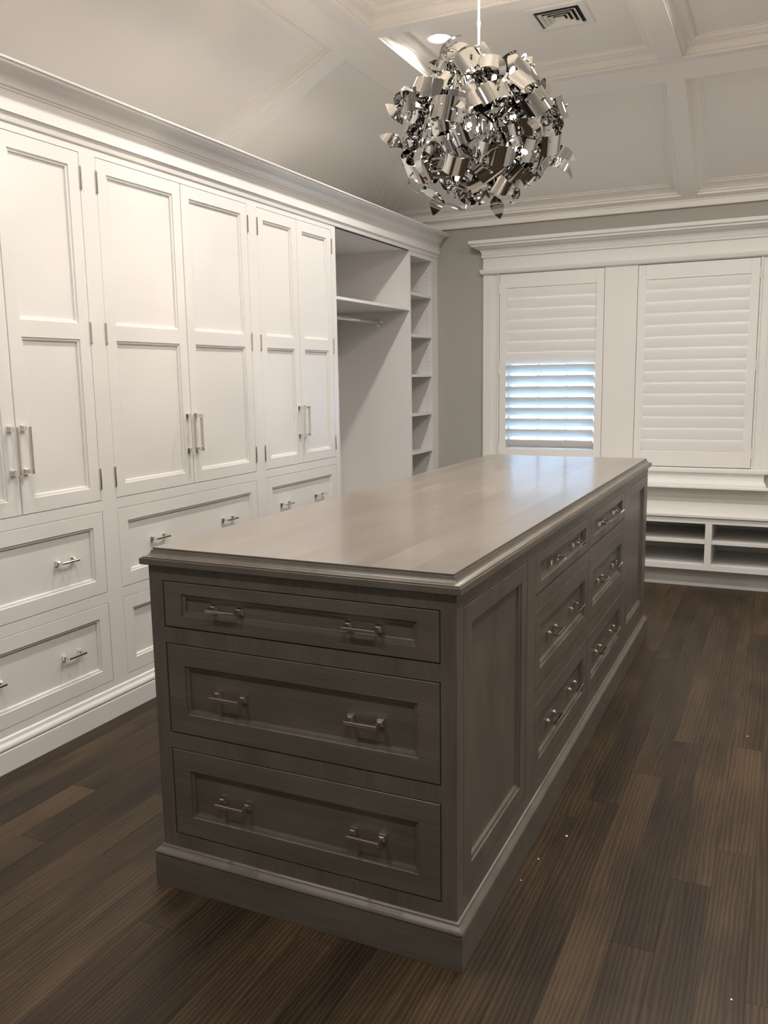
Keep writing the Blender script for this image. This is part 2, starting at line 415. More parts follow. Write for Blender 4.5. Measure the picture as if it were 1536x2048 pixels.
# ------------------------------------------------------------------ recessed lights
def downlight(x, y, label, grp=None, power=1.0):
    t = empty('recessed_light', (x, y, zt), label, 'ceiling light', grp)
    m = MB(); m.lathe((x, y, zt), (0, 0, -1), [(0.070, 0.0), (0.070, 0.004), (0.066, 0.006), (0.060, 0.004), (0.058, -0.012), (0.056, 0.0)], 28); m.build('trim_ring', TRIM, t, 30)
    m = MB(); m.lathe((x, y, zt), (0, 0, -1), [(0.058, 0.001), (0.055, 0.0045), (0.03, 0.0055), (0.0, 0.006)], 28); m.build('lens', LENS, t, 40)
    ld = bpy.data.lights.new('downlight', 'AREA'); ld.shape = 'DISK'; ld.size = 0.10; ld.energy = DOWNLIGHT_W * power; ld.color = LAMP_COL; ld.spread = math.radians(165)
    lo = bpy.data.objects.new('lamp', ld); COL.objects.link(lo); lo.parent = t; lo.location = (0, 0, -0.012)
downlight(-1.130, 2.790, 'round white recessed ceiling light shining behind the chandelier')
for x, y in ((-1.13, 1.50), (-1.13, -0.16), (0.40, 2.79), (1.00, 2.79), (0.40, 1.50), (1.00, 1.50), (0.40, -0.16), (1.00, -0.16), (-1.13, -1.57), (0.40, -1.57), (1.00, -1.57)):  # middle and right rows are unseen lamps added as general fill light
    downlight(x, y, 'recessed ceiling light above the picture, %s row, %s' % ('left' if x < 0 else 'added middle fill' if x < 0.7 else 'right', 'over the far end of the island' if y > 2 else 'over the middle of the island' if y > 1 else 'over the near end of the island' if y > -1 else 'behind the viewer'), 'recessed lights outside the picture', (1.0 if y > -1 else 0.8) if x < 0 else 0.78 if y > 2 else 0.65 if y > 1 else 0.45)

# ------------------------------------------------------------------ ceiling vent
vx, vy = -0.490, 2.815
v = empty('ceiling_vent', (vx, vy, zt), 'square white four-way air vent with black slots in the ceiling coffer', 'vent')
frv = frame((vx, vy, zt), (1, 0, 0), (0, -1, 0), (0, 0, -1))
def vsq(a): return (-a, a, -a, a)
mb = MB(); mb.strip(rect(frv, vsq(0.15), 0), rect(frv, vsq(0.147), 0.007)); mb.strip(rect(frv, vsq(0.147), 0.007), rect(frv, vsq(0.113), 0.008)); mb.strip(rect(frv, vsq(0.113), 0.008), rect(frv, vsq(0.111), 0.0))
mb.build('vent_frame', TRIM, v)
mb = MB(); mb.face(rect(frv, vsq(0.112), 0.001)); mb.build('duct_back', DARK, v)
for a in (0.096, 0.072, 0.048):
    mb = MB(); mb.strip(rect(frv, vsq(a), 0.013), rect(frv, vsq(a - 0.014), 0.002)); mb.strip(rect(frv, vsq(a), 0.013), rect(frv, vsq(a - 0.0015), 0.0138)); mb.strip(rect(frv, vsq(a - 0.0015), 0.0138), rect(frv, vsq(a - 0.0155), 0.0028))
    mb.build('vane', TRIM, v)
mb = MB(); mb.loft([rect(frv, vsq(0.026), 0.013), rect(frv, vsq(0.014), 0.002)]); mb.build('center_plate', TRIM, v)

# ------------------------------------------------------------------ handles and hinges (shared meshes)
def pull_mesh(name, half, length, out, base, bar, axis_u, N):
    # bar pull: two square stepped posts and a square bar; u = along the bar
    U = Vector(axis_u); N = Vector(N); V = N.cross(U); O = Vector((0, 0, 0)); fr = (O, U, V, N); m = MB()
    for s in (-half, half):
        lv = [(base, 0), (base, 0.004), (base * 0.74, 0.010), (base * 0.74, 0.011), (bar * 1.0, 0.014), (bar * 0.95, out)]
        m.loft([rect(fr, (s - a / 2, s + a / 2, -a / 2, a / 2), n) for a, n in lv])
    b = bar / 2; c = 0.0015
    m.loft([rect(fr, (-length / 2 + c, length / 2 - c, -b + c, b - c), out - b - 0.001), rect(fr, (-length / 2, length / 2, -b, b), out - b + c), rect(fr, (-length / 2, length / 2, -b, b), out + b - c), rect(fr, (-length / 2 + c, length / 2 - c, -b + c, b - c), out + b)])
    me = m.mesh(name); me.materials.append(CHROME); return me
PULL_DOOR = pull_mesh('door_pull', 0.0793, 0.172, 0.036, 0.023, 0.0115, (0, 0, 1), (1, 0, 0))
PULL_W = pull_mesh('drawer_pull', 0.0405, 0.091, 0.034, 0.020, 0.0090, (0, 1, 0), (1, 0, 0))
PULL_F = pull_mesh('drawer_pull', 0.0400, 0.089, 0.036, 0.020, 0.0088, (1, 0, 0), (0, -1, 0))
def hinge_mesh():
    m = MB(); m.lathe((0, 0, -0.041), (0, 0, 1), [(0.0, -0.004), (0.0035, -0.0035), (0.0045, 0.0), (0.0052, 0.0005), (0.0052, 0.027), (0.0047, 0.0274), (0.0052, 0.0278), (0.0052, 0.0544), (0.0047, 0.0548), (0.0052, 0.0552), (0.0052, 0.0815), (0.0045, 0.082), (0.0035, 0.0855), (0.0, 0.086)], 12)
    me = m.mesh('hinge', smooth=40); me.materials.append(CHROME); return me
HINGE = hinge_mesh()

# ------------------------------------------------------------------ wardrobes
frx = frame((XW, 0, 0), (0, 1, 0), (0, 0, 1), (1, 0, 0))
DT, DB = 2.272, 0.9197
DR = [(0.5369, 0.8762), (0.1551, 0.4934)]
CH = 2.462
G = 0.0019
def wardrobe(y0, y1, d0, d1, label):
    """closed wardrobe unit y0..y1 with its opening d0..d1: two doors above, two wide drawers below"""
    t = empty('wardrobe', (XW, (y0 + y1) / 2, 0), label, 'wardrobe')
    m = MB(); hs = [(d0, d1, DB, DT)] + [(d0, d1, a, b) for a, b in DR]
    openings(m, frx, (y0, y1, 0.0, CH), hs, 0.022)
    for y in (y0 + 0.0005, y1 - 0.0005): m.face([(XW, y, 0), (XL + 0.001, y, 0), (XL + 0.001, y, CH), (XW, y, CH)])
    m.face([(XW, y0, CH), (XL + 0.001, y0, CH), (XL + 0.001, y1, CH), (XW, y1, CH)]); m.face([(XL + 0.001, y0, 0), (XL + 0.001, y1, 0), (XL + 0.001, y1, CH), (XL + 0.001, y0, CH)])
    m.build('carcass', WHITE, t)
    mid = (d0 + d1) / 2; s = 0.058
    for k, (a, b) in enumerate(((d0, mid), (mid, d1))):
        m = MB(); ra = (a + G, b - G * 0.8, DB + G, DT - G)
        slab(m, frx, ra, 0.020, [(a + s, b - s, 1.6262, 2.2155), (a + s, b - s, 0.9768, 1.565)])
        d = m.build('door', WHITE, t)
        inst('handle', PULL_DOOR, d, (XW, mid + (-0.0295 if k == 0 else 0.0295), 1.1579))
        for z in (2.1771, 1.593, 1.011): inst('hinge', HINGE, d, (XW + 0.002, d0 if k == 0 else d1, z))
    for (a, b), (c, e), hz in zip(DR, ((0.5961, 0.8181), (0.2132, 0.4363)), (0.7091, 0.3284)):
        m = MB(); slab(m, frx, (d0 + G, d1 - G, a + G, b - G), 0.020, [(d0 + 0.058, d1 - 0.058, c, e)])
        d = m.build('drawer', WHITE, t)
        for q in (-1, 1): inst('handle', PULL_W, d, (XW - 0.0135, mid + q * (d1 - d0) / 2 * (0.485 if d1 - d0 < 0.9 else 0.507), hz))
    return t
wardrobe(0.036, 0.922, 0.0786, 0.8795, 'white double-door wardrobe cut off by the left edge of the picture, two wide drawers below')
wardrobe(0.922, 2.052, 0.9645, 2.0092, 'widest white wardrobe, its two doors in the middle of the wardrobe row')
wardrobe(2.052, 2.9305, 2.0953, 2.8853, 'narrow white double-door wardrobe right beside the open hanging bay')

# open hanging bay
def open_box(m, y0, y1, t0, t1, zt_, depth, tt=0.02):
    """side panels, back and top of an open cabinet (t0/t1 thickness of left and right panel)"""
    xb = XW - depth
    m.box(xb, XW, y0, y0 + t0, 0, CH); m.box(xb, XW, y1 - t1, y1, 0, CH)
    m.box(xb - 0.012, xb, y0, y1, 0, CH)
    m.box(xb, XW - 0.02, y0 + t0, y1 - t1, zt_, zt_ + tt)
y0, y1 = 2.9305, 4.0655
t = empty('hanging_cabinet', (XW, (y0 + y1) / 2, 0), 'open white hanging bay with one high shelf, next to the narrow wardrobe', 'wardrobe')
mb = MB(); open_box(mb, y0, y1, 0.010, 0.0115, 2.300, 0.585); mb.box(XW - 0.02, XW, y0 + 0.01, y1 - 0.0115, 2.2975, CH); mb.box(XW - 0.583, XW - 0.002, y0 + 0.01, y1 - 0.0115, 0.0, 0.13)
mb.build('carcass', WHITE, t)
mb = MB(); mb.box(XW - 0.583, XW - 0.002, y0 + 0.0105, y1 - 0.012, 1.8760, 1.8940); mb.build('shelf', WHITE, t)
rod = empty('closet_rod', (-2.12, (y0 + y1) / 2, 1.80), 'chrome clothes rail under the high shelf of the open bay', 'clothes rail')
RX, RZ = -2.118, 1.803
mb = MB(); mb.tube((RX, y0 + 0.012, RZ), (RX, y1 - 0.0135, RZ), 0.0150, 20); mb.build('rail', CHROME, rod, 40)
for yy, s in ((y0 + 0.0102, 1), (y1 - 0.0117, -1)):
    mb = MB(); mb.lathe((RX, yy, RZ), (0, s, 0), [(0.031, 0.0), (0.031, 0.003), (0.028, 0.006), (0.020, 0.007), (0.020, 0.022), (0.0185, 0.024)], 24); mb.build('flange', CHROME, rod, 40)

# shelf column
y0, y1 = 4.0655, YW - 0.001
t = empty('shelf_column', (XW, (y0 + y1) / 2, 0), 'narrow open white shelf column between the hanging bay and the grey wall', 'shelf unit')
yi0, yi1 = 4.0768, 4.4814
mb = MB(); open_box(mb, y0, y1, yi0 - y0, 0.02, 2.267, 0.585)
mb.box(XW - 0.585, XW - 0.02, yi1, y1 - 0.02, 0, CH)
mb.box(XW - 0.02, XW, yi1, y1 - 0.02, 0, CH); mb.box(XW - 0.02, XW, yi0, yi1, 2.267, CH); mb.box(XW - 0.583, XW - 0.002, yi0, yi1, 0, 0.13)
mb.build('carcass', WHITE, t)
for z in (2.010, 1.7115, 1.4195, 1.1300, 0.8440, 0.555, 0.266):
    mb = MB(); mb.box(XW - 0.583, XW - 0.004, yi0 + 0.0005, yi1 - 0.0005, z - 0.0185, z); mb.build('shelf', WHITE, t)
mb = MB(); z = 0.30
while z < 2.2:
    for q in (XW - 0.045, XW - 0.54):
        n = 8; mb.face([(q + 0.0028 * math.cos(2 * PI * i / n), yi1 - 0.0006, z + 0.0028 * math.sin(2 * PI * i / n)) for i in range(n)])
    z += 0.032
h = mb.build('pin_holes', DARK, t); h['kind'] = 'stuff'

# crown and baseboard of the wardrobe wall
yE0 = 0.036
CR = [(-0.02, 2.2975), (0.001, 2.2975), (0.005, 2.300), (0.0065, 2.304), (0.0065, 2.320)] + ease((0.008, 2.324), (0.0175, 2.331), 3, True) + [(0.0175, 2.400), (0.021, 2.4015), (0.0225, 2.409)] + \
     [(0.026, 2.4105)] + ease((0.029, 2.412), (0.093, 2.4565), 7, True) + [(0.096, 2.458), (0.097, 2.466), (0.104, 2.467), (0.105, 2.469), (0.105, 2.4745), (-0.03, 2.4745)]
mb = MB(); run_profile(mb, CR, frx, yE0, YW - 0.0005)
tag(mb.build('trim_2', WHITE, None, 38), 'white crown moulding and frieze running along the top of the wardrobe row', 'crown moulding', kind='structure')
BB = [(-0.015, 0.0005), (0.018, 0.0005), (0.018, 0.078), (0.0165, 0.0795), (0.0145, 0.080), (0.0145, 0.084), (0.017, 0.0855), (0.018, 0.088), (0.0178, 0.094), (0.0160, 0.100), (0.0110, 0.106), (0.0075, 0.110), (0.0068, 0.116), (0.0068, 0.121), (0.004, 0.125), (0.001, 0.1265), (-0.015, 0.1265)]
mb = MB(); run_profile(mb, BB, frx, yE0, YW - 0.0005)
tag(mb.build('baseboard_left', WHITE, None, 38), 'white moulded baseboard along the foot of the wardrobe row', 'baseboard', kind='structure')

# ------------------------------------------------------------------ windows and shutters
for k, h in enumerate(WIN):
    x0, x1, z0, z1 = h; ym = YW + 0.07
    t = empty('window_%d' % (k + 1), ((x0 + x1) / 2, ym, z0), ['left window behind the half-open shutter', 'right window behind the closed shutter'][k], 'window', kind='structure')
    fg = frame((0, ym, 0), (1, 0, 0), (0, 0, 1), (0, -1, 0))
    m = MB(); zc = (z0 + z1) / 2; q = 0.045
    hs = [(x0 + q, x1 - q, z0 + 0.06, zc - 0.02), (x0 + q, x1 - q, zc + 0.02, z1 - q)]
    grid(m, fg, ins(h, 0.001), hs, 0.02); grid(m, fg, ins(h, 0.001), hs, -0.02)
    for g in hs: m.strip(rect(fg, g, 0.02), rect(fg, g, -0.02))
    m.build('sash_frame', TRIM, t)
    for g in hs:
        m = MB(); m.box(g[0], g[1], ym - 0.003, ym + 0.003, g[2], g[3]); m.build('glass_pane', GLASS, t)
        wdt = (g[1] - g[0]) / 3
        for i in (1, 2):
            m = MB(); m.box(g[0] + wdt * i - 0.009, g[0] + wdt * i + 0.009, ym - 0.012, ym + 0.012, g[2], g[3]); m.build('muntin', TRIM, t)
        m = MB(); zz = (g[2] + g[3]) / 2; m.box(g[0], g[1], ym - 0.010, ym + 0.010, zz - 0.009, zz + 0.009); m.build('muntin', TRIM, t)

def louver(m, x0, x1, yc, zc, ang):
    # elliptical blade; ang = slope of the room-side edge above horizontal
    a, b, n = 0.0445, 0.0048, 14
    loops = []
    for x in (x0, x1):
        l = []
        for i in range(n):
            th = 2 * PI * i / n; p = a * math.cos(th); q = b * math.sin(th)
            l.append((x, yc - p * math.cos(ang) + q * math.sin(ang), zc + p * math.sin(ang) + q * math.cos(ang)))
        loops.append(l)
    m.loft(loops)
def shutter(x0, x1, z0, z1, lx0, lx1, lz0, lz1, nopen, hinge_x, label):
    yf = YW - 0.026; th = 0.028
    t = empty('plantation_shutter', ((x0 + x1) / 2, yf, z0), label, 'shutter')
    for a, b, nm in ((x0, lx0, 'stile'), (lx1, x1, 'stile')):
        m = MB(); fs = frame((0, yf, 0), (1, 0, 0), (0, 0, 1), (0, -1, 0)); slab(m, fs, (a, b, z0, z1), th, bev=0.002); m.build(nm, SHUT, t)
    for a, b in ((z0, lz0), (lz1, z1)):
        m = MB(); slab(m, fs, (lx0, lx1, a, b), th - 0.003, n=-0.001, bev=0.0015); m.build('rail', SHUT, t)
    n = 15; p = (lz1 - lz0) / n
    for i in range(n):
        m = MB(); louver(m, lx0 + 0.0015, lx1 - 0.0015, yf + th / 2, lz0 + p * (i + 0.5), math.radians(46 if i < nopen else 83.5))
        m.build('louver', SHUT, t, 60)
    for z in (z0 + 0.10, (z0 + z1) / 2, z1 - 0.10):
        m = MB(); m.tube((hinge_x, yf - 0.003, z - 0.035), (hinge_x, yf - 0.003, z + 0.035), 0.004, 10); m.build('hinge', SHUT, t, 40)
shutter(-1.358, -0.583, 0.746, 2.1465, -1.304, -0.637, 0.848, 2.045, 8, -1.359, 'left window shutter, its lower louvers open to blue daylight')
shutter(-0.349, 0.434, 0.746, 2.1455, -0.296, 0.380, 0.852, 2.045, 0, 0.436, 'right window shutter with every louver closed')

# casing
mb = MB()
PC = [(-1.488, 0), (-1.488, 0.022), (-1.422, 0.022), (-1.417, 0.017), (-1.378, 0.017), (-1.374, 0.024), (-1.361, 0.024), (-1.361, 0)]
for sgn in (0, 1):
    pts = PC if sgn == 0 else [(-0.924 - x, n) for x, n in PC]
    mb.loft([[(x, YW - n, 0.742) for x, n in pts], [(x, YW - n, 2.152) for x, n in pts]])
mb.box(-0.580, -0.352, YW - 0.023, YW, 0.742, 2.152)
tag(mb.build('trim_3', TRIM), 'white side casings and centre mullion around the two shuttered windows', 'window casing', kind='structure')
mb = MB()
HP = [(0.0255, 2.1505), (0.030, 2.1505)] + ease((0.031, 2.153), (0.045, 2.172), 4, False) + [(0.047, 2.176), (0.047, 2.189), (0.0255, 2.189)] + [(0.0255, 2.274), (0.034, 2.2745), (0.036, 2.281), (0.036, 2.291), (0.032, 2.293)] + \
     ease((0.034, 2.294), (0.070, 2.338), 5, True) + [(0.074, 2.341)] + [(0.092, 2.352), (0.099, 2.354), (0.099, 2.369), (0.113, 2.371), (0.114, 2.376), (0.114, 2.395)]
run_returned(mb, HP, frw, -1.488, 0.564, 0.0255)
tag(mb.build('trim_4', TRIM, None, 38), 'white cornice head with crown above the two shuttered windows', 'cornice', kind='structure')
mb = MB()
SP = [(0.030, 0.597), (0.054, 0.598), (0.056, 0.602), (0.056, 0.612), (0.052, 0.617), (0.044, 0.618), (0.044, 0.626), (0.038, 0.636), (0.028, 0.655), (0.026, 0.665), (0.026, 0.696), (0.030, 0.700), (0.030, 0.706), (0.046, 0.709), (0.049, 0.713), (0.049, 0.737), (0.046, 0.7415)]
run_returned(mb, SP, frw, -1.488, 0.522, 0.0255)
tag(mb.build('trim_5', TRIM, None, 38), 'white moulded window sill and apron below the two shutters', 'window sill', kind='structure')

# ------------------------------------------------------------------ low bench shelves under the windows
bx0, bx1 = -1.48, 1.44
t = empty('bench_shelves', ((bx0 + bx1) / 2, 4.06, 0), 'low white bench with open shoe shelves under the windows', 'bench')
mb = MB(); fb = frame((0, 4.020, 0), (1, 0, 0), (0, 0, 1), (0, -1, 0)); slab(mb, fb, (bx0 - 0.01, bx1 + 0.01, 0.475, 0.494), YW - 4.020 - 0.001, bev=0.002); mb.build('seat_top', BENCH, t)
DV = [(-1.48, -1.44), (-0.746, -0.706), (0.204, 0.244), (1.154, 1.194), (1.40, 1.44)]
mb = MB(); fb = frame((0, 4.032, 0), (1, 0, 0), (0, 0, 1), (0, -1, 0))
hs = [(a[1], b[0], 0.163, 0.436) for a, b in zip(DV, DV[1:])]
grid(mb, fb, (bx0, bx1, 0.129, 0.4745), hs, 0)
dep = YW - 4.032 - 0.02
for h in hs:
    mb.strip(rect(fb, h, 0), rect(fb, h, -dep)); mb.face(rect(fb, h, -dep))
mb.face([(bx0, 4.032, 0.129), (bx1, 4.032, 0.129), (bx1, YW - 0.01, 0.129), (bx0, YW - 0.01, 0.129)])
for x in (bx0, bx1): mb.face([(x, 4.032, 0.129), (x, YW - 0.01, 0.129), (x, YW - 0.01, 0.4745), (x, 4.032, 0.4745)])
mb.build('carcass', BENCH, t)
for a, b in zip(DV, DV[1:]):
    mb = MB(); mb.box(a[1] + 0.0005, b[0] - 0.0005, 4.036, 4.032 + dep - 0.001, 0.303, 0.322); mb.build('shelf', BENCH, t)
mb = MB(); mb.box(bx0 + 0.01, bx1 - 0.01, 4.121, 4.141, 0.0, 0.1285); mb.build('toe_kick', BENCH, t)

# ------------------------------------------------------------------ island
IW, IL = 0.874, 2.864
isl = empty('dresser_island', (-IW / 2, IL / 2, 0), 'grey-brown stained wooden island chest with chrome drawer pulls in the middle of the room', 'island')
ff = frame((0, 0, 0), (1, 0, 0), (0, 0, 1), (0, -1, 0))                 # near end: u = x
fs_ = frame((0, 0, 0), (0, 1, 0), (0, 0, 1), (1, 0, 0))                 # long right side: u = y
fl = frame((-IW, 0, 0), (0, -1, 0), (0, 0, 1), (-1, 0, 0))
fk = frame((0, IL, 0), (-1, 0, 0), (0, 0, 1), (0, 1, 0))
ZD = [(0.7495, 0.8778, 0.7835, 0.8445, 0.8140), (0.4525, 0.7068, 0.5105, 0.6480, 0.5795), (0.1555, 0.4092, 0.2135, 0.3500, 0.2820)]
front = [(-0.8305, -0.0395, a, b) for a, b, *_ in ZD]
DOORS = [(0.043, 0.579, 0.1555, 0.8785), (2.252, 2.820, 0.1555, 0.8785)]
COLS = [(0.668, 1.416), (1.445, 2.178)]
side = DOORS + [(c0, c1, a, b) for c0, c1 in COLS for a, b, *_ in ZD]
ZS = 0.9185
mb = MB(); openings(mb, ff, (-IW, 0, 0.09, ZS), front, 0.022); openings(mb, fs_, (0, IL, 0.09, ZS), side, 0.022)
mb.build('body', WOODZ, isl)
mb = MB()
lside = [(-2.82, -2.252, 0.155, 0.8785), (-2.172, -1.443, 0.155, 0.8785), (-1.41, -0.668, 0.155, 0.8785), (-0.579, -0.043, 0.155, 0.8785)]
for fr_, r_, hs in ((fl, (-IL, 0, 0.09, ZS), lside), (fk, (0, IW, 0.09, ZS), [(0.04, 0.834, 0.155, 0.8785)])):
    grid(mb, fr_, r_, [ins(h, 0.05) for h in hs], 0)
    for h in hs:
        h = ins(h, 0.05)
        for (a, b), (c, d) in zip(REC, REC[1:]): mb.strip(rect(fr_, ins(h, a), b), rect(fr_, ins(h, c), d))
        mb.face(rect(fr_, ins(h, REC[-1][0]), REC[-1][1]))
mb.build('rear_panels', WOODZ, isl)
GI = 0.0030
for k, (a, b, c, d, hz) in enumerate(ZD):
    m = MB(); slab(m, ff, (-0.8305 + GI, -0.0395 - GI, a + GI, b - GI), 0.020, [(-0.772, -0.0975, c, d)]); o = m.build('drawer', WOODX, isl)
    for x in (-0.632, -0.238): inst('handle', PULL_F, o, (x, 0.0135, hz))
for r_ in DOORS:
    m = MB(); slab(m, fs_, ins(r_, GI), 0.020, [(r_[0] + 0.057, r_[1] - 0.056, 0.2145, 0.827)]); m.build('door', WOODZ, isl)
for c0, c1 in COLS:
    for a, b, c, d, hz in ZD:
        m = MB(); slab(m, fs_, (c0 + GI, c1 - GI, a + GI, b - GI), 0.020, [(c0 + 0.058, c1 - 0.062, c, d)]); o = m.build('drawer', WOODY, isl)
        for q in (-1, 1): inst('handle', PULL_W, o, (-0.0135, (c0 + c1) / 2 + 0.014 + q * 0.153, hz))
# plinth with bead cap
fz = frame((0, 0, 0), (1, 0, 0), (0, 1, 0), (0, 0, 1))
BR = (-IW, 0, 0, IL)
m = MB()
PL = [(0.0196, 0.0005), (0.0196, 0.0895), (0.0172, 0.0905), (0.0172, 0.0930), (0.0200, 0.0940), (0.0205, 0.0965), (0.0195, 0.0990), (0.0165, 0.1025), (0.0115, 0.1060), (0.0075, 0.1085), (0.0060, 0.1105), (0.0055, 0.1135), (0.0030, 0.1160), (0.0002, 0.1168)]
ring4(m, fz, BR, PL); m.build('plinth', WOODX, isl, 35)
# countertop: moulded edge and glued boards
m = MB()
CT = [(0.0002, 0.9186), (0.0150, 0.9190), (0.0165, 0.9205), (0.0165, 0.9355), (0.0150, 0.9368), (0.0125, 0.9370), (0.0125, 0.9388)] + ease((0.0118, 0.9392), (-0.0060, 0.9548), 6, True)[::1] + [(-0.0070, 0.9556), (-0.0096, 0.9558), (-0.0100, 0.9612), (-0.0108, 0.9620)]
cove = []
for i in range(7):
    t_ = i / 6 * PI / 2
    cove.append((0.0118 - 0.0178 * math.sin(t_), 0.9392 + 0.0156 * (1 - math.cos(t_))))
CT = [(0.0002, 0.9186), (0.0150, 0.9190), (0.0165, 0.9205), (0.0165, 0.9352), (0.0156, 0.9362), (0.0118, 0.9352), (0.0108, 0.9380)] + cove + [(-0.0062, 0.9556), (-0.0125, 0.9560), (-0.0125, 0.9584), (-0.0092, 0.9588), (-0.0092, 0.9612), (-0.0100, 0.9620)]
ring4(m, fz, BR, CT)
top = m.build('countertop', EDGEW, isl, 35)
tb = ins(BR, 0.0100); nb = 8; bw = (tb[1] - tb[0]) / nb
for i in range(nb):
    m = MB(); a = tb[0] + i * bw
    slab(m, frame((0, 0, 0.962), (1, 0, 0), (0, 1, 0), (0, 0, 1)), (a + 0.00008, a + bw - 0.00008, tb[2], tb[3]), 0.012, bev=0.0002)
    m.build('board', TOPW, top, origin=(a + bw / 2, IL / 2, 0.962))

# ------------------------------------------------------------------ chandelier
rc = random.Random(7)
CC = Vector((-0.446, 1.44, 2.300))
ch_ = empty('chandelier', CC, 'round chandelier of curled mirror-steel ribbons with lit bulbs hanging over the island', 'chandelier')
m = MB(); m.tube((CC.x, CC.y, 2.56), (CC.x, CC.y, zt - 0.02), 0.0042, 10); m.tube((CC.x, CC.y, 2.66), (CC.x, CC.y, 2.675), 0.0062, 10); m.build('cord', WIRE, ch_, 40)
m = MB(); m.lathe((CC.x, CC.y, zt), (0, 0, -1), [(0.06, 0), (0.06, 0.018), (0.05, 0.026), (0.008, 0.03), (0.006, 0.04)], 28); m.build('canopy', WIRE, ch_, 40)
m = MB(); m.lathe((CC.x, CC.y, 2.575), (0, 0, -1), [(0.010, 0), (0.028, 0.02), (0.036, 0.06), (0.03, 0.11), (0.012, 0.12)], 20)
m.tube(CC + Vector((0, 0, 0.16)), CC - Vector((0, 0, 0.14)), 0.012, 12)
m.build('hub', FOIL, ch_, 40)
def ribbon_mesh(width, radius, arc, taper, twist, thick=0.0014, n=14, t0=0.72, tp=2.2):
    """curled strip around its local y axis, bulging to +z"""
    m = MB(); L = []
    half = arc / 2
    for i in range(n + 1):
        s = i / n; a = -half + arc * s
        rr = radius * (1 + 0.25 * math.sin(a * 0.8) * twist)
        e = abs(2 * s - 1); wv = width / 2 * (1 - taper * max(0, (e - t0) / (1 - t0)) ** tp)
        wv = max(wv, width * 0.06)
        sh_ = twist * width * 0.45 * (s - 0.5)
        c, n_ = Vector((rr * math.sin(a), sh_, rr * math.cos(a) - radius)), Vector((math.sin(a), 0, math.cos(a)))
        L.append([c + Vector((0, -wv, 0)), c + Vector((0, wv, 0)), c + Vector((0, wv, 0)) - n_ * thick, c + Vector((0, -wv, 0)) - n_ * thick])
    m.loft(L); me = m.mesh('ribbon', smooth=35); me.materials.append(FOIL); return me
RIB = [ribbon_mesh(rc.uniform(0.056, 0.094), rc.uniform(0.044, 0.076), math.radians(rc.uniform(105, 180)), rc.choice((0, 0, 0.0, 0.9)), rc.uniform(-0.6, 0.6)) for _ in range(16)]
SCREW_M = MB(); SCREW_M.lathe((0, 0, -0.030), (0, 0, 1), [(0.0022, 0), (0.0022, 0.030), (0.0045, 0.031), (0.0055, 0.034), (0.0052, 0.038), (0.0030, 0.041), (0, 0.0415)], 10)
SCREW = SCREW_M.mesh('screw', smooth=40); SCREW.materials.append(FOIL)
def basis(d, roll):
    z = d.normalized(); x = Vector((0, 0, 1)).cross(z)
    x = x.normalized() if x.length > 1e-3 else Vector((1, 0, 0)); y = z.cross(x)
    c, s = math.cos(roll), math.sin(roll)
    X, Y = x * c + y * s, y * c - x * s
    return Matrix((X, Y, z)).transposed()
NR = 140
for i in range(NR):
    zz = 1 - 2 * (i + 0.5) / NR; ph = i * 2.399963 + rc.uniform(-0.2, 0.2); q = math.sqrt(1 - zz * zz)
    d = Vector((q * math.cos(ph), q * math.sin(ph), zz))
    rad = Vector((0.295, 0.295, 0.275)) * rc.uniform(0.70, 1.08)
    pos = Vector((d.x * rad.x, d.y * rad.y, d.z * rad.z))
    nd = (d + Vector((rc.uniform(-1, 1), rc.uniform(-1, 1), rc.uniform(-1, 1))) * 0.27).normalized()
    roll = rc.gauss(0, 0.45) if rc.random() < 0.70 else rc.uniform(0, PI)
    o = bpy.data.objects.new('ribbon', RIB[i % len(RIB)]); COL.objects.link(o); o.parent = ch_
    o.matrix_local = Matrix.Translation(pos) @ basis(nd, roll).to_4x4()
    if rc.random() < 0.6:
        s = bpy.data.objects.new('screw', SCREW); COL.objects.link(s); s.parent = o; s.location = (0, 0, 0.002)
# loose tips that stick out of the ball
for k, (px, pz, ln, ang) in enumerate(((0.335, -0.085, 0.10, -0.5), (-0.345, -0.03, 0.085, 2.6), (0.30, 0.08, 0.09, 0.25), (0.075, -0.285, 0.075, -1.45), (-0.17, -0.27, 0.07, -2.0), (-0.33, 0.07, 0.08, 2.2), (0.18, 0.23, 0.08, 0.9), (0.02, 0.28, 0.07, 1.5), (-0.10, 0.27, 0.07, 2.0))):
    me = ribbon_mesh(0.050, 0.075, ln * 1.25 / 0.075, 0.97, 0.5, t0=0.1, tp=1.6)
    o = bpy.data.objects.new('ribbon', me); COL.objects.link(o); o.parent = ch_
    rt_h = Vector((rt.x, rt.y, 0)).normalized()
    pos = rt_h * px * 0.93 + Vector((0, 0, pz * 0.95)); dirv = rt_h * math.cos(ang) + Vector((0, 0, math.sin(ang)))
    nn = (Vector((rt_h.y, -rt_h.x, 0)) + Vector((0, 0, 0.3)) + rt_h * 0.2 * (k % 3 - 1)); nn = (nn - dirv * nn.dot(dirv)).normalized()
    o.matrix_local = Matrix.Translation(pos) @ Matrix((dirv, nn.cross(dirv), nn)).transposed().to_4x4()
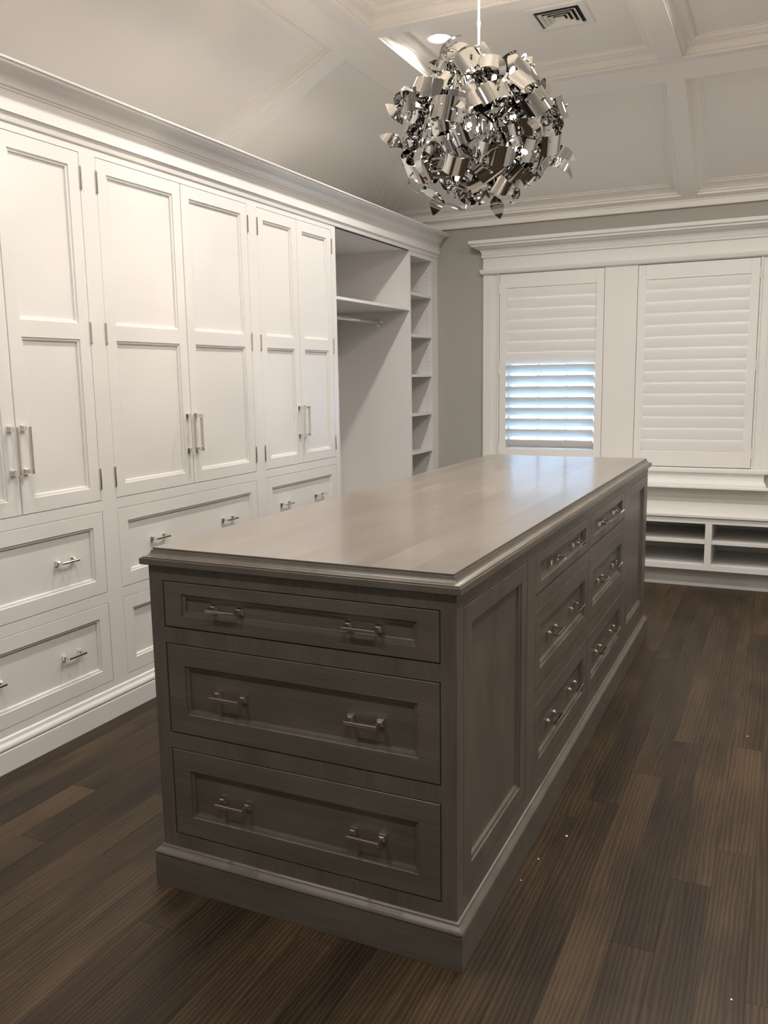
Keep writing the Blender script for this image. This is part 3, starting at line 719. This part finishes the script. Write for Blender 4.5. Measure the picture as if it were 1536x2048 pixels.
# tapered curls between the bands
TAP = [ribbon_mesh(rc.uniform(0.028, 0.05), rc.uniform(0.03, 0.06), math.radians(rc.uniform(110, 230)), 0.97, rc.uniform(-2.5, 2.5), t0=0.15, tp=1.5) for _ in range(8)]
for i in range(26):
    zz = 1 - 2 * (i + 0.5) / 26; ph = i * 2.399963 + 1.1; q = math.sqrt(1 - zz * zz)
    d = Vector((q * math.cos(ph), q * math.sin(ph), zz)); rr = rc.uniform(0.27, 0.325)
    nd = (d * 0.5 + Vector((rc.uniform(-1, 1), rc.uniform(-1, 1), rc.uniform(-1, 1)))).normalized()
    o = bpy.data.objects.new('ribbon', TAP[i % 8]); COL.objects.link(o); o.parent = ch_
    o.matrix_local = Matrix.Translation(Vector((d.x * rr, d.y * rr, d.z * rr * 0.93))) @ basis(nd, rc.uniform(0, 6.3)).to_4x4()
# inner shreds of foil between the ribbons
m = MB()
for i in range(340):
    d = Vector((rc.gauss(0, 1), rc.gauss(0, 1), rc.gauss(0, 1))).normalized(); r_ = 0.10 + 0.19 * rc.random() ** 0.6
    c = Vector((d.x * r_, d.y * r_, d.z * r_ * 0.86)) + CC
    B = basis(Vector((rc.gauss(0, 1), rc.gauss(0, 1), rc.gauss(0, 1))), rc.uniform(0, 6.3)); wv = rc.uniform(0.003, 0.008); R_ = rc.uniform(0.008, 0.022); arc = rc.uniform(1.6, 4.2)
    A, Bv = [], []
    for k in range(7):
        a = arc * k / 6; p = Vector((R_ * math.cos(a), 0, R_ * math.sin(a))); q2 = Vector((0, wv, 0.004 * math.sin(k)))
        A.append(c + B @ (p + q2)); Bv.append(c + B @ (p - q2))
    m.strip(A, Bv, closed=False)
sh = m.build('foil_shreds', FOIL, ch_, 50); sh['kind'] = 'stuff'
# bulbs on thin arms
bm_ = MB(); bm_.lathe((0, 0, 0), (0, 0, 1), [(0.0, -0.001), (0.0045, 0.0), (0.0065, 0.006), (0.007, 0.014), (0.0055, 0.021), (0.0025, 0.025), (0, 0.026)], 14)
BM = bm_.mesh('bulb', smooth=60); BM.materials.append(BULB)
rh = Vector((rt.x, rt.y, 0)).normalized(); fh = Vector((fw.x, fw.y, 0)).normalized()
for a, f, z in ((0.01, -0.08, 0.235), (0.165, -0.06, 0.245), (-0.065, -0.20, 0.165), (0.03, -0.235, 0.115), (-0.13, -0.225, 0.00), (-0.06, -0.24, -0.045), (0.10, -0.235, -0.02), (-0.10, -0.17, -0.215), (-0.24, -0.05, -0.19),
                (-0.25, -0.10, 0.07), (0.10, -0.21, 0.15), (0.15, -0.19, -0.13), (0.27, -0.02, 0.10), (0.05, 0.22, 0.0), (-0.12, 0.18, 0.12), (0.12, 0.15, -0.15)):
    p = rh * a + fh * f + Vector((0, 0, z)); p = p * 0.9; d = p.normalized()
    m = MB(); m.tube(CC + p * 0.15, CC + p - d * 0.004, 0.0022, 8); m.tube(CC + p - d * 0.022, CC + p - d * 0.001, 0.0055, 10)
    arm = m.build('arm', FOIL, ch_, 40)
    o = bpy.data.objects.new('bulb', BM); COL.objects.link(o); o.parent = arm
    o.matrix_local = Matrix.Translation(CC + p - wloc(arm)) @ basis(d, 0).to_4x4()

# ------------------------------------------------------------------ crumbs on the floor
for x, y, s, lab in ((0.101, 0.685, 0.0042, 'white crumb on the dark floor, farthest of three beside the island'), (0.056, 0.527, 0.0034, 'white crumb on the dark floor, middle of three beside the island'),
                     (0.039, 0.404, 0.0026, 'white crumb on the dark floor, nearest of three beside the island'), (0.602, 0.148, 0.0030, 'white crumb on the dark floor near the bottom right corner of the picture'),
                     (0.571, 1.688, 0.0030, 'white crumb on the dark floor near the right edge of the picture')):
    m = MB(); rr = [rc.uniform(0.7, 1.2) for _ in range(8)]
    m.loft([[(x + s * rr[i] * k * math.cos(PI * i / 4), y + s * rr[i] * k * math.sin(PI * i / 4), z) for i in range(8)] for k, z in ((0.8, 0.0), (1.0, s * 0.35), (0.6, s * 0.8))])
    tag(m.build('plaster_crumb', CHIP, None, origin=(x, y, 0)), lab, 'crumb', 'plaster crumbs on the floor')
